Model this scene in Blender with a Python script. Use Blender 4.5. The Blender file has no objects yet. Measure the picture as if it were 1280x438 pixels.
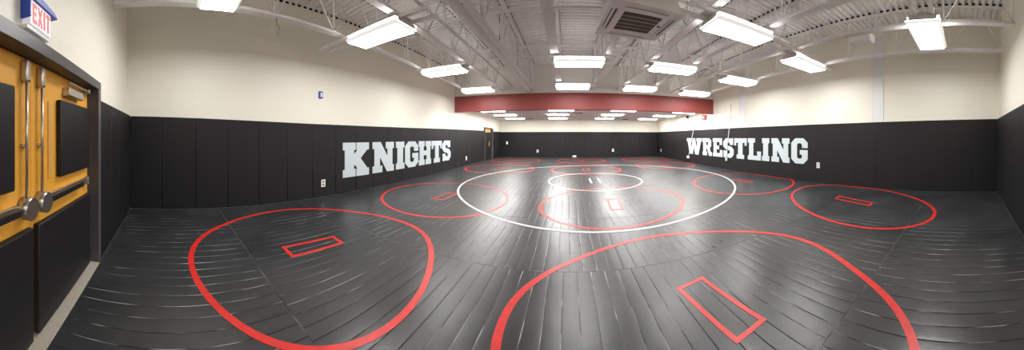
import bpy, bmesh, math, random
from mathutils import Vector, Matrix
random.seed(7)
PI = math.pi
C = bpy.context.scene.collection

# ------------------------------------------------------------------ room
XL, XR, YB, YF = -4.94, 6.57, -0.82, 18.13      # faces of the wall pads
WT = 0.06                                        # pad thickness
WXL, WXR, WYB, WYF = XL - WT, XR + WT, YB - WT, YF + WT
DECK = 4.50                                      # underside of the metal deck
YBEAM = 10.3
ZLOW = 2.70                                      # tile ceiling beyond the beam
EYE = 1.438

# ------------------------------------------------------------------ materials
def mat(name, col, rough=0.5, metal=0.0, spec=0.5, emis=None, estr=0.0):
    m = bpy.data.materials.new(name); m.use_nodes = True
    b = m.node_tree.nodes['Principled BSDF']
    b.inputs['Base Color'].default_value = (*col, 1)
    b.inputs['Roughness'].default_value = rough
    b.inputs['Metallic'].default_value = metal
    b.inputs['Specular IOR Level'].default_value = spec
    if emis:
        b.inputs['Emission Color'].default_value = (*emis, 1)
        b.inputs['Emission Strength'].default_value = estr
    return m

def srgb(r, g, b):
    f = lambda c: (c / 255 / 12.92) if c / 255 <= 0.04045 else ((c / 255 + 0.055) / 1.055) ** 2.4
    return (f(r), f(g), f(b))

def nd(m, typ, **kw):
    n = m.node_tree.nodes.new(typ)
    for k, v in kw.items():
        if k.startswith('i_'):
            n.inputs[k[2:].replace('_', ' ')].default_value = v
        else:
            setattr(n, k, v)
    return n

def lk(m, a, b): m.node_tree.links.new(a, b)

def mth(m, op, a, b=None, clamp=False):
    n = m.node_tree.nodes.new('ShaderNodeMath'); n.operation = op; n.use_clamp = clamp
    for i, v in enumerate((a, b)):
        if v is None: continue
        if isinstance(v, (int, float)): n.inputs[i].default_value = v
        else: lk(m, v, n.inputs[i])
    return n.outputs[0]

def add_noise(m, scale, bump, colvar=0.0, dist=0.01, detail=3):
    """fine surface grain: bump and slight colour variation"""
    b = m.node_tree.nodes['Principled BSDF']
    tc = nd(m, 'ShaderNodeTexCoord')
    n = nd(m, 'ShaderNodeTexNoise'); n.inputs['Scale'].default_value = scale; n.inputs['Detail'].default_value = detail
    lk(m, tc.outputs['Object'], n.inputs['Vector'])
    bp = nd(m, 'ShaderNodeBump'); bp.inputs['Strength'].default_value = bump; bp.inputs['Distance'].default_value = dist
    lk(m, n.outputs['Fac'], bp.inputs['Height']); lk(m, bp.outputs['Normal'], b.inputs['Normal'])
    if colvar:
        c = b.inputs['Base Color'].default_value[:3]
        r = nd(m, 'ShaderNodeValToRGB')
        r.color_ramp.elements[0].position = 0.3; r.color_ramp.elements[1].position = 0.7
        r.color_ramp.elements[0].color = (*[x * (1 - colvar) for x in c], 1)
        r.color_ramp.elements[1].color = (*[min(1, x * (1 + colvar)) for x in c], 1)
        lk(m, n.outputs['Fac'], r.inputs['Fac']); lk(m, r.outputs['Color'], b.inputs['Base Color'])
    return m

def block_wall(name, col, axis):
    """painted concrete block: courses of 40 x 20 cm"""
    m = mat(name, col, 0.45)
    b = m.node_tree.nodes['Principled BSDF']
    tc = nd(m, 'ShaderNodeTexCoord'); sp = nd(m, 'ShaderNodeSeparateXYZ'); cb = nd(m, 'ShaderNodeCombineXYZ')
    lk(m, tc.outputs['Object'], sp.inputs[0])
    lk(m, sp.outputs[axis], cb.inputs[0]); lk(m, sp.outputs[2], cb.inputs[1])
    br = nd(m, 'ShaderNodeTexBrick')
    br.inputs['Scale'].default_value = 1.0
    br.inputs['Brick Width'].default_value = 0.406; br.inputs['Row Height'].default_value = 0.203
    br.inputs['Mortar Size'].default_value = 0.004; br.inputs['Mortar Smooth'].default_value = 0.4
    c2 = tuple(x * 0.992 for x in col); cm = tuple(x * 0.93 for x in col)
    br.inputs['Color1'].default_value = (*col, 1); br.inputs['Color2'].default_value = (*c2, 1)
    br.inputs['Mortar'].default_value = (*cm, 1)
    lk(m, cb.outputs[0], br.inputs['Vector']); lk(m, br.outputs['Color'], b.inputs['Base Color'])
    n = nd(m, 'ShaderNodeTexNoise'); n.inputs['Scale'].default_value = 60; n.inputs['Detail'].default_value = 4
    lk(m, tc.outputs['Object'], n.inputs['Vector'])
    h = mth(m, 'SUBTRACT', mth(m, 'MULTIPLY', n.outputs['Fac'], 0.25), br.outputs['Fac'])
    bp = nd(m, 'ShaderNodeBump'); bp.inputs['Strength'].default_value = 0.22; bp.inputs['Distance'].default_value = 0.004
    lk(m, h, bp.inputs['Height']); lk(m, bp.outputs['Normal'], b.inputs['Normal'])
    return m

CREAM = srgb(240, 236, 222)
M = {}
M['wall_x'] = block_wall('cream painted block', CREAM, 1)
M['wall_y'] = block_wall('cream painted block facing', CREAM, 0)
M['pad'] = add_noise(mat('black vinyl', srgb(25, 24, 25), 0.58, spec=0.32), 220, 0.25, 0.12, 0.003)
M['pad_dark'] = add_noise(mat('black door vinyl', srgb(26, 25, 27), 0.5, spec=0.4), 160, 0.3, 0.15, 0.003)
M['letter'] = add_noise(mat('pale grey vinyl lettering', srgb(205, 216, 220), 0.45), 90, 0.1, 0.03)
M['steel_white'] = add_noise(mat('white painted steel', srgb(238, 237, 235), 0.75), 12, 0.05, 0.05)
M['deck'] = add_noise(mat('white painted deck', srgb(240, 239, 237), 0.6), 9, 0.05, 0.06)
M['gyp'] = add_noise(mat('white painted board', srgb(222, 218, 213), 0.7), 20, 0.05, 0.03)
M['housing'] = mat('white enamel', srgb(215, 211, 205), 0.35)
M['lens'] = mat('lit lens', (0.9, 0.9, 0.9), 0.4, emis=(1.0, 0.995, 0.97), estr=26.0)
M['lens_side'] = mat('lit lens side', (0.9, 0.9, 0.9), 0.3, emis=(1.0, 0.98, 0.95), estr=0.45)
M['lens_far'] = mat('lit troffer lens', (0.9, 0.9, 0.9), 0.4, emis=(1.0, 0.995, 0.97), estr=32.0)
M['uplight_lip'] = mat('added uplight lip', (0.9, 0.9, 0.9), 0.3, emis=(1.0, 0.98, 0.95), estr=11.0)  # added glow, hidden from below, to brighten the deck and joists
M['red_beam'] = add_noise(mat('dark red paint', srgb(146, 66, 63), 0.5), 30, 0.05, 0.03)
M['dark'] = mat('gap shade and rod black', (0.004, 0.004, 0.004), 0.9)  # flat black put in for the shade inside gaps; also colours hanger rods
M['grille'] = mat('grey grille', srgb(120, 112, 104), 0.6)
M['plastic_white'] = mat('white plastic', srgb(246, 245, 242), 0.35)
M['yellow'] = add_noise(mat('amber door paint', srgb(230, 166, 62), 0.38), 25, 0.04, 0.04)
M['frame'] = add_noise(mat('charcoal frame paint', srgb(84, 81, 82), 0.4), 30, 0.05, 0.05)
M['chrome'] = mat('brushed steel', srgb(190, 184, 176), 0.28, 0.9)
M['bar_dark'] = mat('dark bar insert', srgb(40, 38, 40), 0.25)
M['sill'] = add_noise(mat('beige threshold', srgb(176, 168, 155), 0.6), 60, 0.2, 0.1)
M['blue'] = mat('blue plastic', srgb(40, 80, 190), 0.35)
M['exit_face'] = mat('exit face', srgb(225, 225, 230), 0.4, emis=(1, 1, 1), estr=0.25)
M['exit_red'] = mat('exit red', srgb(235, 40, 40), 0.4, emis=(1, 0.03, 0.02), estr=0.5)
M['alarm_red'] = mat('alarm red', srgb(170, 20, 30), 0.35)
M['black_plastic'] = mat('black plastic', srgb(25, 25, 27), 0.4)
M['paint_red'] = add_noise(mat('red floor paint', srgb(214, 40, 36), 0.36), 14, 0.1, 0.12)
M['paint_white'] = add_noise(mat('white floor paint', srgb(225, 225, 225), 0.4), 14, 0.1, 0.06)
M['pilaster'] = mat('pale blue gloss panel', srgb(232, 233, 233), 0.25)
M['subfloor'] = mat('concrete', srgb(70, 68, 66), 0.8)
M['tan'] = mat('tan door wood', srgb(205, 165, 105), 0.45)

def tile_mat():
    m = mat('ceiling tile', srgb(205, 202, 197), 0.8)
    b = m.node_tree.nodes['Principled BSDF']
    tc = nd(m, 'ShaderNodeTexCoord'); br = nd(m, 'ShaderNodeTexBrick')
    br.offset = 0.0
    br.inputs['Scale'].default_value = 1.0; br.inputs['Brick Width'].default_value = 1.22
    br.inputs['Row Height'].default_value = 0.61; br.inputs['Mortar Size'].default_value = 0.012
    br.inputs['Color1'].default_value = (*srgb(246, 244, 240), 1); br.inputs['Color2'].default_value = (*srgb(244, 242, 238), 1)
    br.inputs['Mortar'].default_value = (*srgb(250, 249, 246), 1)
    lk(m, tc.outputs['Object'], br.inputs['Vector']); lk(m, br.outputs['Color'], b.inputs['Base Color'])
    bp = nd(m, 'ShaderNodeBump'); bp.inputs['Distance'].default_value = 0.004; bp.inputs['Strength'].default_value = 0.4
    lk(m, br.outputs['Fac'], bp.inputs['Height']); lk(m, bp.outputs['Normal'], b.inputs['Normal'])
    return m
M['tile'] = tile_mat()

PITCH = 0.142
def floor_mat():
    """black vinyl roll mat, scored across into narrow planks"""
    m = mat('scored black vinyl mat', srgb(58, 58, 60), 0.3, spec=0.6)
    b = m.node_tree.nodes['Principled BSDF']
    tc = nd(m, 'ShaderNodeTexCoord'); sp = nd(m, 'ShaderNodeSeparateXYZ')
    geo = nd(m, 'ShaderNodeObjectInfo')
    lk(m, tc.outputs['Object'], sp.inputs[0])
    # slow wobble so the scores are not ruler straight
    wn = nd(m, 'ShaderNodeTexNoise'); wn.inputs['Scale'].default_value = 0.8; wn.inputs['Detail'].default_value = 2
    lk(m, tc.outputs['Object'], wn.inputs['Vector'])
    wob = mth(m, 'MULTIPLY', mth(m, 'SUBTRACT', wn.outputs['Fac'], 0.5), 0.02)
    x = mth(m, 'ADD', mth(m, 'ADD', sp.outputs[0], wob), geo.outputs['Random'])
    t = mth(m, 'FRACT', mth(m, 'DIVIDE', x, PITCH))
    d = mth(m, 'ABSOLUTE', mth(m, 'SUBTRACT', t, 0.5))            # 0 at a score, .5 mid plank
    groove = mth(m, 'SUBTRACT', 1.0, mth(m, 'DIVIDE', d, 0.034), True)
    # the rolls are worn smooth towards the right wall
    sm = mth(m, 'MAXIMUM', mth(m, 'DIVIDE', mth(m, 'SUBTRACT', 5.2, sp.outputs[0]), 2.2, True), 0.12)
    groove = mth(m, 'MULTIPLY', groove, sm)
    plank = mth(m, 'MULTIPLY', mth(m, 'SUBTRACT', 1.0, mth(m, 'POWER', mth(m, 'SUBTRACT', 1.0, mth(m, 'MULTIPLY', d, 2.0)), 3.0)), 0.35)
    # fine leather grain plus broad unevenness
    n1 = nd(m, 'ShaderNodeTexNoise'); n1.inputs['Scale'].default_value = 55; n1.inputs['Detail'].default_value = 5
    lk(m, tc.outputs['Object'], n1.inputs['Vector'])
    n2 = nd(m, 'ShaderNodeTexNoise'); n2.inputs['Scale'].default_value = 5.0; n2.inputs['Detail'].default_value = 3
    lk(m, tc.outputs['Object'], n2.inputs['Vector'])
    h = mth(m, 'ADD', mth(m, 'MULTIPLY', plank, sm), mth(m, 'MULTIPLY', n1.outputs['Fac'], 0.3))
    h = mth(m, 'ADD', h, mth(m, 'MULTIPLY', n2.outputs['Fac'], 1.1))
    h = mth(m, 'SUBTRACT', h, mth(m, 'MULTIPLY', groove, 1.2))
    bp = nd(m, 'ShaderNodeBump'); bp.inputs['Strength'].default_value = 0.55; bp.inputs['Distance'].default_value = 0.005
    lk(m, h, bp.inputs['Height']); lk(m, bp.outputs['Normal'], b.inputs['Normal'])
    # colour: dull wear clouds; scores turn pale in random stretches
    n3 = nd(m, 'ShaderNodeTexNoise'); n3.inputs['Scale'].default_value = 1.3; n3.inputs['Detail'].default_value = 6
    lk(m, tc.outputs['Object'], n3.inputs['Vector'])
    r = nd(m, 'ShaderNodeValToRGB')
    r.color_ramp.elements[0].position = 0.35; r.color_ramp.elements[1].position = 0.7
    r.color_ramp.elements[0].color = (*srgb(43, 44, 46), 1); r.color_ramp.elements[1].color = (*srgb(56, 57, 59), 1)
    lk(m, n3.outputs['Fac'], r.inputs['Fac'])
    n4 = nd(m, 'ShaderNodeTexNoise'); n4.inputs['Scale'].default_value = 2.2; n4.inputs['Detail'].default_value = 3
    lk(m, tc.outputs['Object'], n4.inputs['Vector'])
    pale_run = mth(m, 'MULTIPLY', mth(m, 'MULTIPLY', mth(m, 'SUBTRACT', n4.outputs['Fac'], 0.5), 9.0, True), 1.0, True)
    gc = nd(m, 'ShaderNodeMix', data_type='RGBA')
    gc.inputs['A'].default_value = (*srgb(14, 14, 15), 1); gc.inputs['B'].default_value = (*srgb(205, 203, 200), 1)
    lk(m, pale_run, gc.inputs['Factor'])
    mx = nd(m, 'ShaderNodeMix', data_type='RGBA')
    lk(m, r.outputs['Color'], mx.inputs['A']); lk(m, gc.outputs['Result'], mx.inputs['B'])
    lk(m, mth(m, 'MULTIPLY', groove, 0.95), mx.inputs['Factor'])
    # pale broken edge along each seam between rolls
    sg = nd(m, 'ShaderNodeSeparateXYZ'); lk(m, tc.outputs['Generated'], sg.inputs[0])
    e = mth(m, 'ABSOLUTE', mth(m, 'SUBTRACT', sg.outputs[1], 0.5))
    em = mth(m, 'MULTIPLY', mth(m, 'GREATER_THAN', e, 0.4972), mth(m, 'MULTIPLY', mth(m, 'SUBTRACT', n2.outputs['Fac'], 0.4), 5.0, True))
    me_ = nd(m, 'ShaderNodeMix', data_type='RGBA'); me_.inputs['B'].default_value = (*srgb(120, 119, 118), 1)
    lk(m, mx.outputs['Result'], me_.inputs['A']); lk(m, mth(m, 'MULTIPLY', em, 0.8), me_.inputs['Factor'])
    lk(m, me_.outputs['Result'], b.inputs['Base Color'])
    lk(m, mth(m, 'ADD', mth(m, 'MULTIPLY', n3.outputs['Fac'], 0.18), 0.225), b.inputs['Roughness'])
    return m
M['mat'] = floor_mat()

# ------------------------------------------------------------------ mesh helpers
class MB:
    def __init__(s): s.bm = bmesh.new(); s.mats = []
    def mi(s, m):
        if m not in s.mats: s.mats.append(m)
        return s.mats.index(m)
    def box(s, x0, x1, y0, y1, z0, z1, m, bev=0.0, rot=None):
        x0, x1 = sorted((x0, x1)); y0, y1 = sorted((y0, y1)); z0, z1 = sorted((z0, z1))
        v = [s.bm.verts.new((x, y, z)) for z in (z0, z1) for y in (y0, y1) for x in (x0, x1)]
        fs = [(0,2,3,1), (4,5,7,6), (0,1,5,4), (2,6,7,3), (0,4,6,2), (1,3,7,5)]
        faces = [s.bm.faces.new([v[i] for i in f]) for f in fs]
        i = s.mi(m)
        for f in faces: f.material_index = i
        if bev:
            es = list({e for f in faces for e in f.edges})
            r = bmesh.ops.bevel(s.bm, geom=es, offset=bev, segments=2, profile=0.5, affect='EDGES')
            for f in r['faces']: f.material_index = i; f.smooth = True
        return s
    def quad(s, pts, m):
        f = s.bm.faces.new([s.bm.verts.new(p) for p in pts]); f.material_index = s.mi(m); return s
    def prism(s, poly, axis, a, b, m):
        """extrude a 2-D polygon along an axis; poly in the other two axes' order"""
        def P(p, t):
            return {'x': (t, p[0], p[1]), 'y': (p[0], t, p[1]), 'z': (p[0], p[1], t)}[axis]
        va = [s.bm.verts.new(P(p, a)) for p in poly]; vb = [s.bm.verts.new(P(p, b)) for p in poly]
        i = s.mi(m); n = len(poly); fs = [s.bm.faces.new(va[::-1]), s.bm.faces.new(vb)]
        for k in range(n): fs.append(s.bm.faces.new((va[k], va[(k+1) % n], vb[(k+1) % n], vb[k])))
        for f in fs: f.material_index = i
        return s
    def tube(s, pts, r, m, n=8):
        i = s.mi(m); pts = [Vector(p) for p in pts]; rings = []
        for k, p in enumerate(pts):
            t = ((pts[min(k+1, len(pts)-1)] - p).normalized() + (p - pts[max(k-1, 0)]).normalized())
            if t.length < 1e-6: t = pts[min(k+1, len(pts)-1)] - p
            t.normalize()
            u = t.cross(Vector((0, 0, 1)))
            if u.length < 0.05: u = t.cross(Vector((1, 0, 0)))
            u.normalize(); w = t.cross(u)
            rings.append([s.bm.verts.new(p + (u * math.cos(2*PI*j/n) + w * math.sin(2*PI*j/n)) * r) for j in range(n)])
        for a, b in zip(rings, rings[1:]):
            for j in range(n):
                f = s.bm.faces.new((a[j], a[(j+1) % n], b[(j+1) % n], b[j])); f.smooth = True; f.material_index = i
        for g in (rings[0][::-1], rings[-1]):
            f = s.bm.faces.new(g); f.material_index = i
        return s
    def build(s, name, parent=None, loc=None):
        bmesh.ops.recalc_face_normals(s.bm, faces=s.bm.faces)
        me = bpy.data.meshes.new(name); s.bm.to_mesh(me); s.bm.free()
        for m in s.mats: me.materials.append(M[m])
        o = bpy.data.objects.new(name, me); C.objects.link(o)
        if parent: o.parent = parent
        if loc: o.location = loc
        return o

def tag(o, label=None, cat=None, group=None, kind=None):
    if label: o['label'] = label
    if cat: o['category'] = cat
    if group: o['group'] = group
    if kind: o['kind'] = kind
    return o

def thing(name, label, cat, loc=(0, 0, 0), group=None, rz=0):
    o = bpy.data.objects.new(name, None); C.objects.link(o)
    o.location = loc; o.rotation_euler = (0, 0, rz); o.empty_display_size = 0.1
    return tag(o, label, cat, group)

def copy_tree(o, parent=None):
    c = o.copy(); C.objects.link(c)
    if parent: c.parent = parent
    for ch in list(o.children): copy_tree(ch, c)
    return c

def struct(o): o['kind'] = 'structure'; return o

ORD = ['', 'first', 'second', 'third', 'fourth', 'fifth', 'sixth', 'seventh', 'eighth', 'ninth', 'tenth', 'eleventh', 'twelfth',
       'thirteenth', 'fourteenth', 'fifteenth', 'sixteenth', 'seventeenth', 'eighteenth', 'nineteenth', 'twentieth',
       'twenty-first', 'twenty-second', 'twenty-third', 'twenty-fourth', 'twenty-fifth', 'twenty-sixth', 'twenty-seventh',
       'twenty-eighth', 'twenty-ninth', 'thirtieth', 'thirty-first']

# ------------------------------------------------------------------ shell
DX0, DX1 = -2.72, -0.30          # door opening in the near wall
DTOP = 1.99
FD0, FD1, FDTOP = 14.35, 15.65, 2.0   # far door opening in the left wall
struct(MB().box(WXL - .2, WXR + .2, WYB - .4, WYF + .2, -0.30, -0.035, 'subfloor').build('floor'))
w = MB()
w.box(WXL - .2, WXL, WYB - .3, FD0, -.035, DECK + .2, 'wall_x').box(WXL - .2, WXL, FD1, WYF + .2, -.035, DECK + .2, 'wall_x')
w.box(WXL - .2, WXL, FD0, FD1, FDTOP, DECK + .2, 'wall_x')
struct(w.build('wall_left'))
struct(MB().box(WXR, WXR + .2, WYB - .3, WYF + .2, -.035, DECK + .2, 'wall_x').build('wall_right'))
struct(MB().box(WXL, WXR, WYF, WYF + .2, -.035, DECK + .2, 'wall_y').build('wall_far'))
w = MB()
w.box(WXL, DX0 - .08, WYB - .2, WYB, -.035, DECK + .2, 'wall_y').box(DX1 + .08, WXR, WYB - .2, WYB, -.035, DECK + .2, 'wall_y')
w.box(DX0 - .08, DX1 + .08, WYB - .2, WYB, DTOP + .07, DECK + .2, 'wall_y')
struct(w.build('wall_near'))

# corrugated metal deck, flutes running across the room
w = MB(); p = 0.152; y = WYB; prof = []
while y < YBEAM + .3:
    prof += [(y, DECK), (y + .075, DECK), (y + .09, DECK + .045), (y + .137, DECK + .045)]; y += p
bm = w.bm; i = w.mi('deck')
a = [bm.verts.new((WXL, q[0], q[1])) for q in prof]; b = [bm.verts.new((WXR, q[0], q[1])) for q in prof]
for k in range(len(prof) - 1): bm.faces.new((a[k], a[k+1], b[k+1], b[k])).material_index = i
w.box(WXL, WXR, WYB, YBEAM + .3, DECK + .06, DECK + .16, 'deck')
struct(w.build('ceiling'))
# tile ceiling beyond the beam
struct(MB().box(WXL, WXR, YBEAM + .3, WYF, ZLOW, ZLOW + .05, 'tile').build('ceiling'))
# red bulkhead and the plain board above it
struct(MB().box(WXL, WXR, YBEAM, YBEAM + .3, 2.60, 3.30, 'red_beam').build('trim_1'))
struct(MB().box(WXL, WXR, YBEAM + .02, YBEAM + .3, 3.30, DECK + .06, 'gyp').build('wall_bulkhead'))

# ------------------------------------------------------------------ floor mats (rolls laid across the room)
seams = [YB + .02, 0.92]
while seams[-1] + 1.72 < YF - .4: seams.append(seams[-1] + 1.72)
seams.append(YF)
nm = len(seams) - 1
for k in range(nm):
    mb = MB().box(XL, XR, seams[k] + (.0008 if k else 0), seams[k+1] - .0008, -.035, 0, 'mat', bev=.003)
    o = mb.build('floor_mat')
    where = 'nearest the amber doors' if k == 0 else ('farthest away along the far wall' if k == nm - 1 else ORD[k+1] + ' roll counted from the amber doors')
    tag(o, 'black scored vinyl mat roll laid across the floor, ' + where, 'floor mat', 'black roll mats covering the floor')

# ------------------------------------------------------------------ wall pads
def lerp(tab, x):
    if x <= tab[0][0]: return tab[0][1]
    for (a, u), (b, v) in zip(tab, tab[1:]):
        if x <= b: return u + (v - u) * (x - a) / (b - a)
    return tab[-1][1]
HL = [(-.8, 1.87), (0, 1.84), (1.5, 1.79), (3, 1.755), (5, 1.75), (7, 1.765), (10, 1.81), (14, 1.84)]
HR = [(-.8, 1.93), (0, 1.91), (1.5, 1.88), (3, 1.86), (6, 1.845), (14, 1.84)]
def pad(x0, x1, y0, y1, h, label, group, tab=None):
    mb = MB(); mb.box(x0, x1, y0, y1, 0.004, h, 'pad', bev=.005 if tab is HR else .012)
    if tab:
        for v in mb.bm.verts:
            if v.co.z > 1: v.co.z += lerp(tab, v.co.y) - h
    tag(mb.build('wall_pad'), label, 'wall pad', group)
PW = 0.656
# left wall
ys = [YB]; y = 0.46 - PW
while y < FD0 - .15:
    ys.append(y); y += PW
ys[-1] = FD0 - .07
for k in range(len(ys) - 1):
    pad(WXL, XL, ys[k], ys[k+1], lerp(HL, (ys[k] + ys[k+1]) / 2),
        'black vinyl wall pad on the long left wall, %s from the near corner' % ORD[k+1], 'black wall pads along the left wall', HL)
for k, (a, b) in enumerate(((FD1 + .07, 16.35), (16.35, 17.0), (17.0, 17.6), (17.6, YF))):
    pad(WXL, XL, a, b, 1.84, 'black vinyl wall pad on the left wall, %s beyond the far doorway' % ORD[k+1], 'black wall pads along the left wall')
# right wall
ys = [YB + (YF - YB) * k / 29 for k in range(30)]
for k in range(29):
    pad(XR, WXR, ys[k], ys[k+1], lerp(HR, (ys[k] + ys[k+1]) / 2),
        'black vinyl wall pad on the long right wall, %s from the near corner' % ORD[k+1], 'black wall pads along the right wall', HR)
# far wall
n = 17
xs = [XL + (XR - XL) * k / n for k in range(n + 1)]
for k in range(n):
    pad(xs[k], xs[k+1], YF - WT * 0, WYF, 1.84, 'black vinyl wall pad on the far end wall, %s from its left corner' % ORD[k+1], 'black wall pads along the far wall')
# near wall, left of the doors
xs = [DX0 - .12, -3.36, -3.89, -4.42, XL]
for k in range(4):
    pad(xs[k+1], xs[k], WYB, YB, 1.88, 'black vinyl wall pad beside the amber doors, %s from the door frame' % ORD[k+1], 'black wall pads beside the doors')
# near wall, right end
n = 5
xs = [XR - .655 * k for k in range(n + 1)]
for k in range(n):
    pad(xs[k+1], xs[k], WYB, YB, 1.93, 'black vinyl wall pad on the near wall at far right, %s from the right corner' % ORD[k+1], 'black wall pads at the right end')

# ------------------------------------------------------------------ letters
G = {
'K': [[(0,1),(.47,1),(.47,.78),(.41,.78),(.41,.66),(.54,.78),(.5,.78),(.5,1),(1,1),(1,.78),(.93,.78),(.66,.53),(.93,.22),(1,.22),(1,0),(.5,0),(.5,.22),(.53,.22),(.45,.34),(.41,.3),(.41,.22),(.47,.22),(.47,0),(0,0),(0,.22),(.07,.22),(.07,.78),(0,.78)]],
'N': [[(0,1),(.36,1),(.68,.52),(.68,.78),(.6,.78),(.6,1),(1,1),(1,.78),(.93,.78),(.93,.22),(1,.22),(1,0),(.66,0),(.33,.5),(.33,.22),(.44,.22),(.44,0),(0,0),(0,.22),(.08,.22),(.08,.78),(0,.78)]],
'I': [[(0,1),(1,1),(1,.78),(.84,.78),(.84,.22),(1,.22),(1,0),(0,0),(0,.22),(.16,.22),(.16,.78),(0,.78)]],
'G': [[(.25,1),(.75,1),(1,.82),(1,.62),(.66,.62),(.66,.74),(.6,.8),(.42,.8),(.36,.74),(.36,.26),(.42,.2),(.6,.2),(.66,.26),(.66,.36),(.53,.36),(.53,.54),(1,.54),(1,.18),(.75,0),(.25,0),(0,.18),(0,.82)]],
'H': [[(0,1),(.46,1),(.46,.78),(.38,.78),(.38,.6),(.62,.6),(.62,.78),(.54,.78),(.54,1),(1,1),(1,.78),(.93,.78),(.93,.22),(1,.22),(1,0),(.54,0),(.54,.22),(.62,.22),(.62,.4),(.38,.4),(.38,.22),(.46,.22),(.46,0),(0,0),(0,.22),(.07,.22),(.07,.78),(0,.78)]],
'T': [[(0,1),(1,1),(1,.64),(.84,.64),(.84,.78),(.68,.78),(.68,.2),(.8,.2),(.8,0),(.2,0),(.2,.2),(.32,.2),(.32,.78),(.16,.78),(.16,.64),(0,.64)]],
'S': [[(.25,1),(.62,1),(.72,.95),(.72,1),(.95,1),(.95,.66),(.66,.66),(.6,.77),(.42,.79),(.36,.74),(.36,.68),(.42,.63),(.78,.57),(1,.43),(1,.18),(.78,0),(.4,0),(.28,.06),(.28,0),(.04,0),(.04,.36),(.34,.36),(.4,.25),(.48,.21),(.58,.21),(.65,.26),(.65,.32),(.6,.37),(.22,.44),(0,.58),(0,.82)]],
'W': [[(0,1),(.33,1),(.33,.8),(.28,.8),(.335,.42),(.42,1),(.58,1),(.665,.42),(.72,.8),(.67,.8),(.67,1),(1,1),(1,.8),(.94,.8),(.8,0),(.58,0),(.5,.44),(.42,0),(.2,0),(.06,.8),(0,.8)]],
'R': [[(0,1),(.7,1),(.93,.86),(.93,.55),(.79,.45),(.88,.22),(1,.22),(1,0),(.7,0),(.5,.4),(.4,.4),(.4,.22),(.48,.22),(.48,0),(0,0),(0,.22),(.08,.22),(.08,.78),(0,.78)], [(.4,.8),(.56,.8),(.61,.76),(.61,.64),(.56,.6),(.4,.6)]],
'E': [[(0,1),(.95,1),(.95,.64),(.7,.64),(.7,.8),(.4,.8),(.4,.6),(.66,.6),(.66,.4),(.4,.4),(.4,.2),(.74,.2),(.74,.37),(1,.37),(1,0),(0,0),(0,.2),(.08,.2),(.08,.8),(0,.8)]],
'L': [[(0,1),(.56,1),(.56,.8),(.43,.8),(.43,.2),(.72,.2),(.72,.4),(1,.4),(1,0),(0,0),(0,.2),(.1,.2),(.1,.8),(0,.8)]],
'X': [[(0,1),(.3,1),(.5,.66),(.7,1),(1,1),(.66,.5),(1,0),(.7,0),(.5,.34),(.3,0),(0,0),(.34,.5)]],
'e': [[(0,1),(1,1),(1,.8),(.35,.8),(.35,.6),(.85,.6),(.85,.4),(.35,.4),(.35,.2),(1,.2),(1,0),(0,0)]],
'i': [[(.2,1),(.8,1),(.8,0),(.2,0)]],
't': [[(0,1),(1,1),(1,.8),(.66,.8),(.66,0),(.34,0),(.34,.8),(0,.8)]],
}
def glyph_mesh(name, ch, fn, w, h, t, m):
    """filled outline of a letter, w wide, h tall, t thick, placed by fn(u, v, depth)"""
    cu = bpy.data.curves.new('g', 'CURVE'); cu.dimensions = '2D'; cu.fill_mode = 'BOTH'; cu.extrude = t / 2
    for poly in G[ch]:
        sp = cu.splines.new('POLY'); sp.points.add(len(poly) - 1); sp.use_cyclic_u = True
        for k, q in enumerate(poly): sp.points[k].co = (q[0] * w, q[1] * h, 0, 1)
    tmp = bpy.data.objects.new('g', cu); C.objects.link(tmp)
    me = bpy.data.meshes.new_from_object(tmp); C.objects.unlink(tmp); bpy.data.objects.remove(tmp); bpy.data.curves.remove(cu)
    me.name = name
    for v in me.vertices: v.co = Vector(fn(v.co.x, v.co.y, v.co.z + t / 2))
    bm = bmesh.new(); bm.from_mesh(me); bmesh.ops.recalc_face_normals(bm, faces=bm.faces); bm.to_mesh(me); bm.free()
    me.materials.clear(); me.materials.append(M[m])
    return me
KN = [3.96,4.88,5.02,5.95,6.05,6.48,6.52,7.28,7.31,8.14,8.18,8.98,9.02,9.77]
kdesc = ['K, first of the left wall word', 'N, after the K on the left wall', 'I, between N and G on the left wall', 'G, in the middle of the left wall word',
         'H, after the G on the left wall', 'T, between H and S on the left wall', 'S, last of the left wall word']
for k, ch in enumerate('KNIGHTS'):
    y0, y1 = KN[2*k], KN[2*k+1]
    zb, zt = lerp([(4, .40), (9.7, .45)], y0), 1.30
    me = glyph_mesh('wall_letter', ch, lambda u, v, t: (t, u, v), y1 - y0, zt - zb, .006, 'letter')
    o = bpy.data.objects.new('wall_letter', me); C.objects.link(o); o.location = (XL + .0005, y0, zb)
    tag(o, 'pale grey block letter ' + kdesc[k], 'letter', 'letters across the left wall pads')
WR = [13.01,11.30,11.22,10.33,10.24,9.42,9.37,8.59,8.55,7.73,7.66,6.90,6.84,6.46,6.35,5.5,5.42,4.74]
wdesc = ['W, first of the right wall word', 'R, after the W on the right wall', 'E, between R and S on the right wall', 'S, crossed by a white cord',
         'T, between S and L on the right wall', 'L, after the T on the right wall', 'I, between L and N on the right wall', 'N, before the G on the right wall', 'G, last and largest of the right wall word']
for k, ch in enumerate('WRESTLING'):
    y0, y1 = WR[2*k], WR[2*k+1]
    zb, zt = lerp([(5, .56), (13, .50)], y0), lerp([(5, 1.41), (13, 1.39)], y0)
    me = glyph_mesh('wall_letter', ch, lambda u, v, t: (-t, -u, v), y0 - y1, zt - zb, .006, 'letter')
    o = bpy.data.objects.new('wall_letter', me); C.objects.link(o); o.location = (XR - .0005, y0, zb)
    tag(o, 'pale grey block letter ' + wdesc[k], 'letter', 'letters across the right wall pads')

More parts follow.
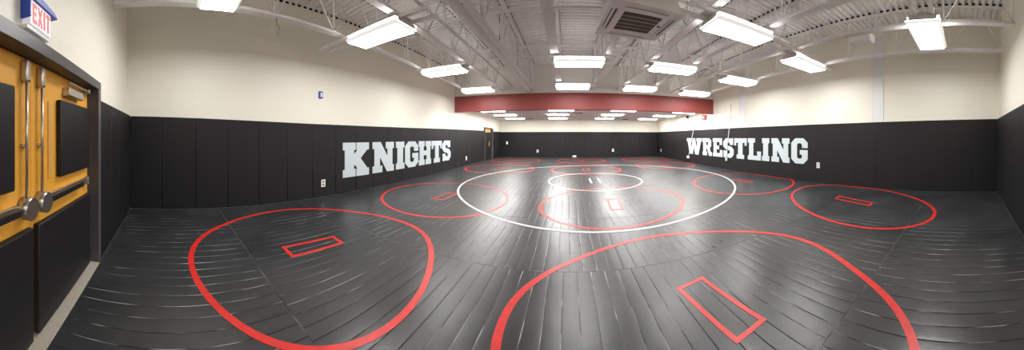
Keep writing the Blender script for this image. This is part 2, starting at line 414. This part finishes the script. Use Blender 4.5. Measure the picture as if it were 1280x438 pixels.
# ------------------------------------------------------------------ painted circles
def ring_mesh(mb, coef, w, m, n=160):
    (cx, cy), R, cs = coef; z0, z1 = .0004, .0022; lim = XR - .06 - cx
    i = mb.mi(m); V = []
    for k in range(n):
        t = 2 * PI * k / n; r = R
        if cs and cs[0] == 'ellipse':
            a_, b_, g_ = cs[1:]; r = a_ * b_ / math.hypot(b_ * math.cos(t - g_), a_ * math.sin(t - g_))
        else:
         for q in range(len(cs) // 2): r += cs[2*q] * math.cos((q+1) * t) + cs[2*q+1] * math.sin((q+1) * t)
        V.append([mb.bm.verts.new((min((r + s) * math.cos(t), lim + s), (r + s) * math.sin(t), z)) for s in (-w/2, w/2) for z in (z0, z1)])
    for k in range(n):
        a, b = V[k], V[(k+1) % n]
        for u, v in ((1, 3), (3, 2), (2, 0), (0, 1)):
            mb.bm.faces.new((a[u], a[v], b[v], b[u])).material_index = i
    return mb
def rect_mesh(mb, pts, w, m):
    c = Vector((sum(p[0] for p in pts) / 4, sum(p[1] for p in pts) / 4)); P = [Vector(p) for p in pts]
    for k in range(4):
        a, b = P[k], P[(k+1) % 4]; d = (b - a).normalized(); nn = Vector((-d.y, d.x))
        if nn.dot(c - (a + b) / 2) < 0: nn = -nn
        q = [a - d * 0, b + d * 0, b + nn * w, a + nn * w]
        mb.prism([(v.x, v.y) for v in q], 'z', .0004, .0022 + .0002 * (k % 2), m)
    return mb
def circle_thing(coef, w, m, label, group, box=None, name='practice_circle', boxcol=None):
    (cx, cy), R, cs = coef
    t = thing(name, label, 'floor marking', (cx, cy, 0), group)
    ring_mesh(MB(), coef, w, m).build('ring', t)
    if box:
        rect_mesh(MB(), [(x - cx, y - cy) for x, y in box], .045, boxcol or m).build('starting_box', t)
    return t
def std(cx, cy, s=1): return [(cx - .15 * s, cy - .4), (cx - .15 * s, cy + .4), (cx + .15 * s, cy + .4), (cx + .15 * s, cy - .4)]
CG = 'red practice circles on the mats'
circle_thing(((-2.75, 1.75), 1.57, [-0.066, 0.022, 0.011, -0.059, -0.007, -0.007, 0.004, -0.03]), .066, 'paint_red',
    'red painted circle with a starting box, nearest the amber doors', CG, [(-2.95,1.36),(-2.90,2.15),(-2.61,2.12),(-2.63,1.35)])
circle_thing(((1.15, 1.8), 1.574, [-0.015, 0.036, 0.022, 0.056, -0.022, 0.042, 0.018, 0.016, -0.001, 0.014]), .068, 'paint_red',
    'large red painted circle cut off by the bottom edge, nearest the viewer', CG, [(0.97,2.15),(1.29,2.21),(1.38,1.38),(1.06,1.35)])
circle_thing(((5.10, 2.41), 1.6, ['ellipse', 2.0, 1.26, 1.05]), .064, 'paint_red',
    'red painted circle at right, nearest the right wall corner', CG, [(5.33,2.92),(5.09,1.95),(4.82,1.92),(5.03,2.87)])
circle_thing(((-2.85, 5.35), 1.59, [-0.037, 0.046, -0.056, -0.081]), .064, 'paint_red',
    'red painted circle beside the left wall word, overlapping the large white circle', CG, [(-2.99,4.95),(-3.0,5.70),(-2.70,5.76),(-2.68,5.0)])
circle_thing(((.95, 5.35), 1.561, [0.03, 0.062, -0.006, 0.115]), .064, 'paint_red',
    'red painted circle inside the near half of the large white circle', CG, [(0.85,5.70),(1.14,5.70),(1.06,4.80),(0.80,4.80)])
circle_thing(((5.06, 6.1), 1.716, [0.102, 0.13, -0.031, 0.141]), .064, 'paint_red',
    'red painted circle beside the right wall word, in front of its middle letters', CG, std(5.2, 6.35))
for cx, cy, R, lab in ((-3.1, 11.0, 1.55, 'on the left before the red beam, crossed by the white circle'),
                       (.75, 11.0, 1.50, 'in the middle, just beyond the white centre circle'),
                       (4.8, 11.9, 1.46, 'on the right, near the first letter of the right wall word'),
                       (-3.2, 15.1, 1.42, 'in the farthest row, at the left by the far door'),
                       (.75, 15.1, 1.42, 'in the farthest row, in the middle'),
                       (4.8, 15.4, 1.42, 'in the farthest row, at the right')):
    circle_thing(((cx, cy), R, []), .085, 'paint_red', 'distant red painted circle ' + lab, CG, std(cx, cy))
# white competition circle
t = thing('competition_circle', 'large white painted circle around the middle of the mat', 'floor marking', (.91, 8.05, 0))
mb = ring_mesh(MB(), ((.91, 8.05), 4.364, [0.157, 0.137, -0.113, 0.178]), .058, 'paint_white', 220)
for v in mb.bm.verts: v.co.z += .0022
mb.build('ring', t)
t = thing('centre_circle', 'small white painted circle with two starting lines at the mat centre', 'floor marking', (.86, 8.15, 0))
mb = ring_mesh(MB(), ((.86, 8.15), 1.563, [0.003, 0.053, -0.054, 0.004]), .055, 'paint_white')
for v in mb.bm.verts: v.co.z += .0022
mb.build('ring', t)
for dx in (-.16, .13):
    MB().box(dx - .03, dx + .03, -.42, .45, .0004, .0024, 'paint_white').build('starting_line', t)

# ------------------------------------------------------------------ light fixtures
LZ = 3.235
def make_fixture():
    r = thing('ceiling_light', 'x', 'ceiling light')
    h = MB(); h.box(-.61, .61, -.22, .22, .05, .115, 'housing', bev=.006)
    h.prism([(-.26, .115), (.26, .115), (.12, .165), (-.12, .165)], 'x', -.58, .58, 'housing')
    h.build('housing', r)
    b = MB()      # wrap lens: flat bottom, sloped sides
    X, Y, x, y, z1 = .595, .285, .58, .232, .045
    lo = [(-x, -y, 0), (x, -y, 0), (x, y, 0), (-x, y, 0)]; hi = [(-X, -Y, z1), (X, -Y, z1), (X, Y, z1), (-X, Y, z1)]
    b.quad(lo, 'lens')
    for k in range(4): b.quad([lo[k], lo[(k+1) % 4], hi[(k+1) % 4], hi[k]], 'lens_side')
    for s in (-1, 1): b.quad([(-X, s * Y, z1), (X, s * Y, z1), (X, s * .215, z1 + .025), (-X, s * .215, z1 + .025)], 'uplight_lip')  # upward-facing glowing strips added to throw light on the deck
    b.build('lens', r)
    for s in (-1, 1):
        MB().box(s * .50 - .012, s * .50 + .012, -.21, .21, .115, .125, 'housing').build('mounting_strap', r)
    return r
pos = [(-3.42, 9.10, 'left end of the row next to the red beam'), (.14, 9.0, 'second from left in the row next to the red beam'),
       (2.62, 9.07, 'third from left in the row next to the red beam'), (5.0, 9.20, 'right end of the row next to the red beam'),
       (-3.28, 6.10, 'left end of the second row from the red beam'), (.25, 6.07, 'second from left in the second row from the red beam'),
       (2.68, 6.15, 'third from left in the second row from the red beam'), (5.08, 6.40, 'right end of the second row from the red beam'),
       (-3.03, 3.25, 'large one at left in the third row from the red beam'), (2.68, 3.36, 'large one right of the ceiling cassette'),
       (5.03, 3.72, 'right end of the third row, under the strut'),
       (-2.86, .62, 'cut off by the top edge above the left wall'), (4.42, .66, 'nearest the right corner, showing its sloped lens side')]
proto = make_fixture()
for k, (x, y, d) in enumerate(pos):
    o = proto if k == 0 else copy_tree(proto)
    o.location = (x, y, LZ); tag(o, 'white ceiling light, ' + d, 'ceiling light', 'surface lights under the joists')
def make_troffer():
    r = thing('ceiling_light', 'x', 'ceiling light')
    f = MB()
    for a in ((-.62, .62, -.32, -.285), (-.62, .62, .285, .32), (-.62, -.58, -.285, .285), (.58, .62, -.285, .285)):
        f.box(*a, -.012, 0, 'housing')
    f.build('frame', r)
    MB().box(-.57, .57, -.275, .275, -.035, -.001, 'lens_far', bev=.008).build('lens', r)
    return r
proto2 = make_troffer(); k = 0
cols = [(-3.35, 'left end'), (-.50, 'second from left'), (2.45, 'third from left'), (5.35, 'right end')]
rows = [(11.15, 'in the row just behind the red beam'), (13.5, 'in the middle row behind the red beam'), (16.1, 'in the row nearest the far wall')]
for y, rd in rows:
    for (x, cd), dx in zip(cols, {11.15: (-.15, .15, .05, .2), 13.5: (-.1, -.08, -.1, 0), 16.1: (-.12, -.2, -.15, -.15)}[y]):
        o = proto2 if k == 0 else copy_tree(proto2); k += 1
        o.location = (x + dx, y, ZLOW); tag(o, 'recessed ceiling light, %s %s' % (cd, rd), 'ceiling light', 'recessed lights beyond the red beam')

# ------------------------------------------------------------------ joists
def joist(x0, x1, label, ya=WYB + .02, yb=YBEAM + .0, zb=3.43, wd=.13, gaps=True):
    L = yb - ya; ang = math.atan2(x0 - x1, L)
    t = thing('ceiling_joist', label, 'joist', (x0, ya, zb), 'open web joists under the deck', rz=ang)
    L = L / math.cos(ang) - .02
    hz = DECK - zb - .002
    c = MB(); c.box(-wd/2, wd/2, 0, L, 0, .014, 'steel_white'); c.box(-.03, .03, 0, L, .014, .065, 'steel_white')
    c.build('bottom_chord', t)
    c = MB(); c.box(-wd/2 - .01, wd/2 + .01, 0, L, hz - .012, hz, 'steel_white')
    c.box(-.03, .03, 0, L, hz - .07, hz - .012, 'steel_white')
    c.build('top_chord', t)
    n = max(2, int(round(L / 1.25))); s = L / n; c = MB(); pts = []
    for k in range(n):
        pts += [(0, k * s + .02, .03), (0, (k + .5) * s, hz - .03)]
    pts.append((0, L - .02, .03))
    c.tube(pts, .018, 'steel_white', 6)
    for k in range(n + 1):
        y = min(max(k * s, .03), L - .03)
        c.box(-.01, .01, y - .012, y + .012, .02, hz - .02, 'steel_white')
    c.build('web_bar', t)
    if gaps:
        # black plates by the top chord, standing in for shade in the flutes
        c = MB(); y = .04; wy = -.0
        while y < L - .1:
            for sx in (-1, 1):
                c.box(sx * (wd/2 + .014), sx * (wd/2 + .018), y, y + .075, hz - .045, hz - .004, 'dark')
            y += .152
        c.build('flute_shade', t)['kind'] = 'stuff'
    return t
joist(-3.66, -4.20, 'white steel joist nearest the left wall, spanning to the red beam')
joist(-2.45, -2.75, 'white steel joist second from the left wall')
joist(-1.42, -1.47, 'white steel joist beside the thick round pipe')
joist(-.30, -.36, 'white steel joist running straight ahead at the middle of the ceiling', wd=.19)
joist(.92, .92, 'white steel joist directly above the ceiling cassette')
joist(2.08, 2.06, 'white steel joist right of the ceiling cassette', wd=.14)
joist(3.22, 3.20, 'white steel joist fourth from the right wall, above the large right lights')
joist(4.34, 4.34, 'white steel joist carrying the white rounded box')
joist(5.72, 5.76, 'white steel joist nearest the right wall')
# black plates painting the shade of the flutes where deck meets left wall
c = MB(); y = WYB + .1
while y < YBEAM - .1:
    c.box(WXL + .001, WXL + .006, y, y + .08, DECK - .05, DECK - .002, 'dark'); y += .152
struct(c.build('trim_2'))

# bridging trusses running across the joists
def cross_truss(y, zb, label):
    t = thing('bridging_truss', label, 'truss', (0, y, zb), 'bridging running across the joists')
    h = DECK - zb - .09
    MB().tube([(WXL + .05, 0, 0), (WXR - .05, 0, 0)], .028, 'steel_white').build('bottom_rail', t)
    MB().box(WXL + .05, WXR - .05, -.05, .05, h - .05, h, 'steel_white').build('top_rail', t)
    c = MB(); n = 10; s = (XR - XL) / n; pts = []
    for k in range(n): pts += [(XL + k * s + .05, 0, .02), (XL + (k + .5) * s, 0, h - .03)]
    c.tube(pts, .013, 'steel_white', 6)
    for k in range(1, n): c.box(XL + k * s - .03, XL + k * s + .03, -.012, .012, 0, h - .03, 'steel_white')
    c.build('web_bar', t)
cross_truss(4.9, 4.02, 'white bridging truss crossing the ceiling nearest the viewer')
cross_truss(7.9, 4.05, 'white bridging truss crossing the ceiling nearest the red beam')

# strut rails that carry the lights
def rail(x0, y0, x1, y1, label):
    L = math.hypot(x1 - x0, y1 - y0)
    t = thing('strut_rail', label, 'strut', (x0, y0, LZ + .125), 'strut rails carrying the lights', rz=math.atan2(y1 - y0, x1 - x0))
    for s in (-.14, .14):
        c = MB(); c.box(0, L, s - .032, s - .027, 0, .05, 'steel_white').box(0, L, s + .027, s + .032, 0, .05, 'steel_white')
        c.box(0, L, s - .027, s + .027, .0, .006, 'steel_white').build('channel', t)
    for k in range(4):
        x = .5 + k * (L - 1) / 3
        MB().box(x - .02, x + .02, -.16, .16, .05, .069, 'steel_white').build('clamp', t)
rail(-3.50, .60, -2.0, .62, 'white twin strut above the light cut off at the upper left')
rail(3.4, .64, 5.1, .68, 'white twin strut above the light nearest the right corner')
rail(-4.6, 3.18, -1.95, 3.29, 'white twin strut above the large left light')
rail(1.6, 3.30, 6.15, 3.78, 'white twin strut joining the two lights right of the cassette')
for yy, rd in ((6.08, 'second row of lights'), (9.04, 'row next to the red beam')):
    for xa, xb, cd in ((-4.05, -2.6, 'left end light'), (-.45, 1.0, 'second light from left'), (1.95, 3.3, 'third light from left'), (4.25, 5.85, 'right end light')):
        dy = .3 if (yy < 7 and xa > 4) else (.1 if xa > 4 else 0)
        rail(xa, yy + dy, xb, yy + dy, 'short white strut above the %s, %s' % (cd, rd))

# round pipes and conduit under the deck
t = thing('sprinkler_pipe', 'thick white round pipe running towards the red beam at left of centre', 'pipe', (-1.66, -.7, 3.50))
MB().tube([(0, 0, .02), (.02, 10.3, -.07), (.03, 10.97, -.10)], .072, 'steel_white', 14).build('pipe', t)
for y in (2.2, 4.4, 6.6, 8.8):
    MB().tube([(-.0, y, .06), (0, y, .995)], .008, 'dark', 6).build('hanger_rod', t)
tag(MB().tube([(-2.2, -.75, 3.62), (-2.25, 3.0, 3.62), (-2.3, 10.2, 3.60)], .03, 'steel_white', 10).build('conduit'),
    'thin white conduit running beside the second joist from the left', 'conduit')
tag(MB().tube([(1.35, 3.6, 3.75), (1.35, 10.2, 3.72)], .02, 'steel_white', 8).build('conduit'),
    'thin white conduit running from the cassette to the red beam', 'conduit')
# vertical drops by the light at the right
tag(MB().tube([(4.95, .44, 4.49), (4.95, .44, 3.40)], .018, 'steel_white', 8).build('conduit'),
    'white conduit dropping to the light nearest the right corner', 'conduit')
# hanging wire by left wall
tag(MB().tube([(-3.79, 1.66, 3.435), (-3.81, 1.68, 3.34), (-3.77, 1.71, 3.27), (-3.82, 1.69, 3.18)], .006, 'black_plastic', 6).build('loose_wire'),
    'short loose wire hanging from the left joist by the wall', 'wire')

# ceiling cassette
t = thing('ceiling_cassette', 'white square air conditioning cassette with grey grille hanging from the joists', 'air conditioner', (.94, 3.40, 3.06), rz=.1)
S = .50
b = MB(); b.box(-.42, .42, -.42, .42, .055, .34, 'plastic_white', bev=.01); b.build('body', t)
b = MB()
g = .27; q = .33
for a in ((-S, S, -S, -.445), (-S, S, .445, S), (-S, -.445, -.445, .445), (.445, S, -.445, .445),
          (-.365, .365, -.365, -g), (-.365, .365, g, .365), (-.365, -g, -g, g), (g, .365, -g, g)):
    b.box(*a, 0, .05, 'plastic_white', bev=.004)
for a in ((-.445, -.365, -.445, -.30), (-.445, -.365, .30, .445), (.365, .445, -.445, -.30), (.365, .445, .30, .445),
          (-.365, -.30, -.445, -.365), (.30, .365, -.445, -.365), (-.365, -.30, .365, .445), (.30, .365, .365, .445)):
    b.box(*a, .004, .05, 'plastic_white')
b.build('panel', t)
for a, nme in (((-.30, .30, -.445, -.365), 0), ((-.30, .30, .365, .445), 0), ((-.445, -.365, -.30, .30), 1), ((.365, .445, -.30, .30), 1)):
    b = MB(); b.box(*a, .035, .05, 'dark')
    if nme == 0: b.box(a[0], a[1], a[2] + .015, a[3] - .028, .006, .012, 'plastic_white')
    else: b.box(a[0] + .015, a[1] - .028, a[2], a[3], .006, .012, 'plastic_white')
    b.build('air_outlet', t)
b = MB(); b.box(-g, g, -g, g, .03, .05, 'grille')
for k in range(26):
    y = -g + (k + .5) * 2 * g / 26; b.box(-g, g, y - .004, y + .004, .004, .03, 'grille')
for k in range(1, 5):
    y = -g + k * 2 * g / 5; b.box(-g, g, y - .004, y + .004, .001, .03, 'housing')
b.build('grille', t)
MB().box(.29, .34, -.05, .0, -.002, .001, 'bar_dark').build('sensor', t)
for sx in (-1, 1):
    for sy in (-1, 1):
        MB().tube([(sx * .38, sy * .38, .34), (sx * .38, sy * .38, 1.42)], .006, 'steel_white', 6).build('hanger_rod', t)
# far cassette and two vents
t = thing('ceiling_cassette', 'small distant air conditioning cassette in the low tile ceiling', 'air conditioner', (.42, 12.6, ZLOW))
b = MB()
for a in ((-.42, .42, -.42, -.28), (-.42, .42, .28, .42), (-.42, -.28, -.28, .28), (.28, .42, -.28, .28)): b.box(*a, -.02, 0, 'plastic_white')
b.build('panel', t); MB().box(-.28, .28, -.28, .28, -.012, -.001, 'grille').build('grille', t)
for x, y, d in ((-2.6, 16.6, 'left'), (3.85, 16.9, 'right')):
    b = MB(); b.box(-.22, .22, -.22, .22, -.01, 0, 'grille')
    for k in range(6): b.box(-.2, .2, -.19 + k * .07, -.17 + k * .07, -.014, -.01, 'dark')
    tag(b.build('ceiling_vent', loc=(x, y, ZLOW)), 'dark square ceiling vent near the far wall, on the %s' % d, 'vent', 'vents in the tile ceiling')

# rounded box fixed on a right joist
t = thing('ceiling_speaker', 'white rounded box fixed under a joist near the right wall', 'speaker', (4.55, 1.98, 3.31), rz=-.1)
b = MB(); b.box(-.11, .11, -.24, .24, 0, .17, 'plastic_white', bev=.035); b.build('body', t)
MB().box(-.02, .02, -.1, .1, .17, .20, 'steel_white').build('bracket', t)

# ------------------------------------------------------------------ wall furniture
def plate(loc, axis, label, name='wall_outlet', cat='outlet', dark=True, sc=1.0, group='outlets in the wall pads'):
    """cover plate with sockets; axis gives the outward direction"""
    t = thing(name, label, cat, loc, group)
    def B(u0, u1, v0, v1, d0, d1, m):
        u0, u1, v0, v1 = [q * sc for q in (u0, u1, v0, v1)]
        b = MB()
        if axis == '+x': b.box(d0, d1, u0, u1, v0, v1, m)
        elif axis == '-x': b.box(-d1, -d0, u0, u1, v0, v1, m)
        elif axis == '-y': b.box(u0, u1, -d1, -d0, v0, v1, m)
        else: b.box(u0, u1, d0, d1, v0, v1, m)
        return b
    B(-.045, .045, -.07, .07, 0, .008, 'plastic_white').build('cover_plate', t)
    if dark:
        for z in (-.03, .03): B(-.02, .02, z - .018, z + .018, .008, .011, 'grille').build('socket', t)
    else:
        B(-.012, .012, -.03, .03, .008, .014, 'plastic_white').build('switch', t)
    return t
plate((XL, 3.37, .33), '+x', 'white outlet low on the left wall pads, before the letter K', sc=1.25)
plate((XL, 11.5, .38), '+x', 'white outlet low on the left wall pads, beyond the last letter', sc=1.4)
plate((XR, 4.34, .55), '-x', 'white outlet on the right wall pads, beside the letter G', sc=1.25)
plate((XR, 17.2, .48), '-x', 'white outlet on the right wall pads near the far corner', sc=1.4)
plate((-2.25, YF, .42), '-y', 'white outlet on the far wall pads, left of centre', sc=1.5)
plate((3.20, YF, .48), '-y', 'white outlet on the far wall pads, right of centre', sc=1.5)
plate((XL + .42, YF, 1.02), '-y', 'white switch on the far wall pads beside the far door', 'light_switch', 'switch', False, 1.5, None)
# white floor box by far wall
b = MB(); b.box(-.13, .13, -.05, .0, .0, .11, 'plastic_white', bev=.008)
tag(b.build('junction_box', loc=(.4, YF - .002, .002)), 'small white box standing on the mat at the foot of the far wall', 'box')

# thermostat-like blue and white device on the left wall
t = thing('wall_sensor', 'small blue and white device on the cream left wall', 'sensor', (WXL, 3.33, 2.40))
MB().box(0, .035, -.055, .055, -.02, .15, 'blue', bev=.008).build('housing', t)
MB().box(.035, .045, -.02, .035, .015, .115, 'plastic_white').build('face', t)

# fire alarm
t = thing('fire_alarm', 'red fire alarm on the cream right wall below the red beam', 'fire alarm', (WXR, 11.1, 2.36)); t.scale = (1.2, 1.45, 1.3)
MB().box(-.07, 0, -.13, .13, 0, .19, 'alarm_red', bev=.01).build('housing', t)
MB().box(-.10, -.07, -.05, .05, .07, .13, 'plastic_white', bev=.008).build('strobe', t)
t = thing('wall_speaker', 'small black device high on the right wall beyond the fire alarm', 'speaker', (WXR, 12.98, 2.56))
MB().box(-.10, 0, -.08, .08, 0, .16, 'black_plastic', bev=.02).build('body', t)
MB().box(-.12, -.10, -.05, .05, .03, .13, 'grille').build('grille', t)

# two white cords on the right wall
def cord(pts, label, box):
    t = thing('white_cord', label, 'cord', pts[0], 'white cords on the right wall')
    p0 = Vector(pts[0])
    MB().tube([Vector(p) - p0 for p in pts], .016, 'plastic_white', 8).build('cord', t)
    e = Vector(pts[-1]) - p0
    b = MB(); b.box(e.x - .04, e.x + .015, e.y - box, e.y + box, e.z - .07, e.z + .07, 'plastic_white', bev=.008); b.build('plug_box', t)
cord([(XR - .02, 12.15, 2.0), (XR - .03, 12.2, 1.75), (XR - .03, 12.5, 1.0), (XR - .03, 12.78, .3)], 'white cord slanting down over the letter W to the floor', .12)
cord([(WXR - .02, 8.85, 2.9), (WXR - .02, 8.86, 2.0), (XR - .03, 8.88, 1.80), (XR - .03, 9.0, 1.2), (XR - .03, 9.07, .45)], 'white cord hanging down over the letter S on the right wall', .05)

# tall pale strips on the right wall
def strip(y, w, z1, label):
    t = thing('wall_strip', label, 'wall panel', (WXR, y, 0), 'pale strips on the right wall')
    MB().box(-.012, 0, -w/2, w/2, 1.78, z1, 'pilaster', bev=.003).build('panel', t)
    for s in (-1, 1):
        MB().box(-.016, 0, s * (w/2 + .008) - .008, s * (w/2 + .008) + .008, 1.78, z1, 'steel_white').build('edge_trim', t)
strip(2.40, .30, 4.3, 'tall pale blue strip on the cream right wall, nearer the viewer')
strip(8.10, .36, 4.3, 'tall pale blue strip on the cream right wall, nearer the red beam')

# ------------------------------------------------------------------ exit sign
t = thing('exit_sign', 'white and blue exit sign with red letters above the amber doors', 'exit sign', (-1.43, WYB, 2.15)); t.scale = (.74, .8, .8)
MB().box(-.20, .17, 0, .075, 0, .20, 'exit_face', bev=.006).build('face_panel', t)
b = MB(); b.box(.17, .195, 0, .09, .05, .235, 'blue', bev=.004)
b.prism([(.195, .20), (.195, .235), (.0, .255), (-.24, .235), (-.31, .205), (-.24, .20)], 'y', 0, .095, 'blue')
b.box(-.215, -.20, 0, .06, .02, .20, 'blue')
b.build('blue_cover', t)
b = MB(); b.box(-.20, .19, 0, .06, -.035, 0, 'plastic_white', bev=.006); b.build('base', t)
for k, (ch, u0, u1) in enumerate((('e', .13, .06), ('X', .045, -.035), ('i', -.05, -.09), ('t', -.105, -.175))):
    me = glyph_mesh('exit_letter', ch, lambda u, v, d: (-u, d, v), u0 - u1, .155, .003, 'exit_red')
    o = bpy.data.objects.new('letter', me); C.objects.link(o); o.parent = t; o.location = (u0, .0752, .022)

# ------------------------------------------------------------------ amber double doors
FY_ = WYB                                      # wall face
YD = WYB - .06                                 # face of the leaves
b = MB()
for x0, x1 in ((DX0 - .09, DX0), (DX1, DX1 + .09)):
    b.box(x0, x1, YD - .10, YB + .01, -.03, DTOP, 'frame', bev=.004)
b.box(DX0 - .09, DX1 + .09, YD - .10, YB + .01, DTOP, DTOP + .09, 'frame', bev=.004)
b.box(DX0, DX0 + .03, YD - .10, YD, -.03, DTOP, 'frame').box(DX1 - .03, DX1, YD - .10, YD, -.03, DTOP, 'frame')
struct(b.build('door_1'))
tag(MB().box(DX0, DX1, YD - .08, YB + .018, -.034, .006, 'sill', bev=.004).build('door_threshold'), 'beige threshold strip on the floor under the amber doors', 'threshold')
XM = -1.50
def leaf(x0, x1, side, label):
    """x0 is the meeting edge, x1 the hinge edge; side -1 = leaf running to -x"""
    t = thing('amber_door', label, 'door', (x1, YD, 0.01), 'pair of amber doors')
    L = abs(x1 - x0); s = -side            # local x from hinge towards the meeting edge
    def X(d): return s * d
    b = MB(); b.box(X(0), X(L), -.045, 0, 0, DTOP - .015, 'yellow', bev=.003); b.build('panel', t)
    e = L
    b = MB(); b.box(X(.05), X(e - (.40 if side < 0 else .24)), 0, .045, 1.09, 1.75, 'pad_dark', bev=.01); b.build('upper_pad', t)
    b = MB(); b.box(X(.03), X(e - .03), 0, .05, .01, .80, 'pad_dark', bev=.01); b.build('lower_pad', t)
    # narrow sight slit
    if side < 0: b = MB(); b.box(X(e - .33), X(e - .25), 0, .008, 1.10, 1.72, 'yellow').box(X(e - .31), X(e - .27), .008, .010, 1.12, 1.70, 'tan'); b.build('sight_slit', t)
    # vertical rod, top latch, guides
    xr = X(e - .10)
    r = thing_child('vertical_rod', t)
    MB().tube([(xr, .035, 1.02), (xr, .035, 1.84)], .011, 'chrome', 10).build('rod', r)
    b = MB(); b.box(xr - .028, xr + .028, 0, .055, 1.80, 1.95, 'chrome', bev=.012); b.build('top_latch', r)
    b = MB(); b.box(xr - .03, xr + .03, 0, .03, 1.36, 1.385, 'chrome', bev=.004); b.build('rod_guide', r)
    # panic bar
    q = thing_child('panic_bar', t)
    b = MB(); b.tube([(X(e - .10), 0.0, .95), (X(e - .10), .085, .95)], .075, 'chrome', 24)
    b.build('latch_housing', q)
    b = MB(); b.box(X(e - .16), X(.07), 0, .030, .915, .985, 'chrome', bev=.006); b.build('back_rail', q)
    b = MB(); b.box(X(e - .20), X(.28), .030, .070, .925, .975, 'bar_dark', bev=.008); b.build('push_bar', q)
    b = MB(); b.box(X(.07), X(.12), 0, .055, .908, .992, 'chrome', bev=.008); b.build('end_cap', q)
    # closer
    if side == -1:
        q = thing_child('door_closer', t)
        b = MB(); b.box(X(.30), X(.66), 0, .07, 1.80, 1.88, 'chrome', bev=.008); b.build('closer_body', q)
        b = MB(); b.box(X(.12), X(.62), .035, .05, 1.925, 1.94, 'chrome').box(X(.08), X(.15), .02, .07, 1.91, 1.95, 'chrome').build('closer_arm', q)
    return t
def thing_child(name, parent):
    o = bpy.data.objects.new(name, None); C.objects.link(o); o.parent = parent; o.empty_display_size = .05
    return o
leaf(XM - .003, DX0 + .03, -1, 'amber door leaf with a closer box, next to the black wall pads')
leaf(XM + .003, DX1 - .03, 1, 'amber door leaf cut off by the left edge of the view')

# ------------------------------------------------------------------ far door in the left wall
b = MB()
for y0, y1 in ((FD0 - .07, FD0), (FD1, FD1 + .07)):
    b.box(WXL - .12, XL + (.03 if y0 < FD1 else .10), y0, y1, -.03, FDTOP, 'frame', bev=.003)
b.box(WXL - .12, XL + .03, FD0 - .07, FD1 + .07, FDTOP, FDTOP + .06, 'frame')
struct(b.build('door_2'))
t = thing('padded_door', 'distant tan door covered by black pads, at the far left corner', 'door', (WXL, FD0, .01))
MB().box(-.05, 0, .01, FD1 - FD0 - .01, 0, FDTOP - .015, 'tan').build('panel', t)
b = MB(); b.box(0, .045, .04, FD1 - FD0 - .04, .02, 1.74, 'pad_dark', bev=.01); b.build('door_pad', t)
MB().box(.045, .055, .80, .90, .85, 1.15, 'yellow').build('sight_slit', t)
MB().tube([(.045, .70, .92), (.09, .70, .92), (.09, .55, .92)], .012, 'chrome').build('handle', t)

# ------------------------------------------------------------------ world, camera, view
wd = bpy.data.worlds.new('World'); bpy.context.scene.world = wd; wd.use_nodes = True
wd.node_tree.nodes['Background'].inputs[0].default_value = (.02, .02, .02, 1)
cam = bpy.data.cameras.new('Camera'); co = bpy.data.objects.new('Camera', cam); C.objects.link(co)
co.location = (0, 0, EYE); co.rotation_euler = (PI / 2, 0, 0)
cam.type = 'PANO'; cam.panorama_type = 'CENTRAL_CYLINDRICAL'
F, CX, FV, Y0 = 315.8, 711.0, 309.4, 171.9
cam.central_cylindrical_range_u_min = -CX / F
cam.central_cylindrical_range_u_max = (1280 - CX) / F
cam.central_cylindrical_range_v_min = -(438 - Y0) / FV
cam.central_cylindrical_range_v_max = Y0 / FV
cam.central_cylindrical_radius = 1.0
cam.clip_start = .01; cam.clip_end = 100
sc = bpy.context.scene; sc.camera = co
sc.view_settings.view_transform = 'Standard'; sc.view_settings.look = 'None'
sc.view_settings.exposure = 0.38; sc.view_settings.gamma = 1.0; sc.view_settings.use_curve_mapping = False
sc.cycles.max_bounces = 10; sc.cycles.diffuse_bounces = 6; sc.cycles.glossy_bounces = 4
sc.cycles.use_denoising = True; sc.cycles.sample_clamp_indirect = 6
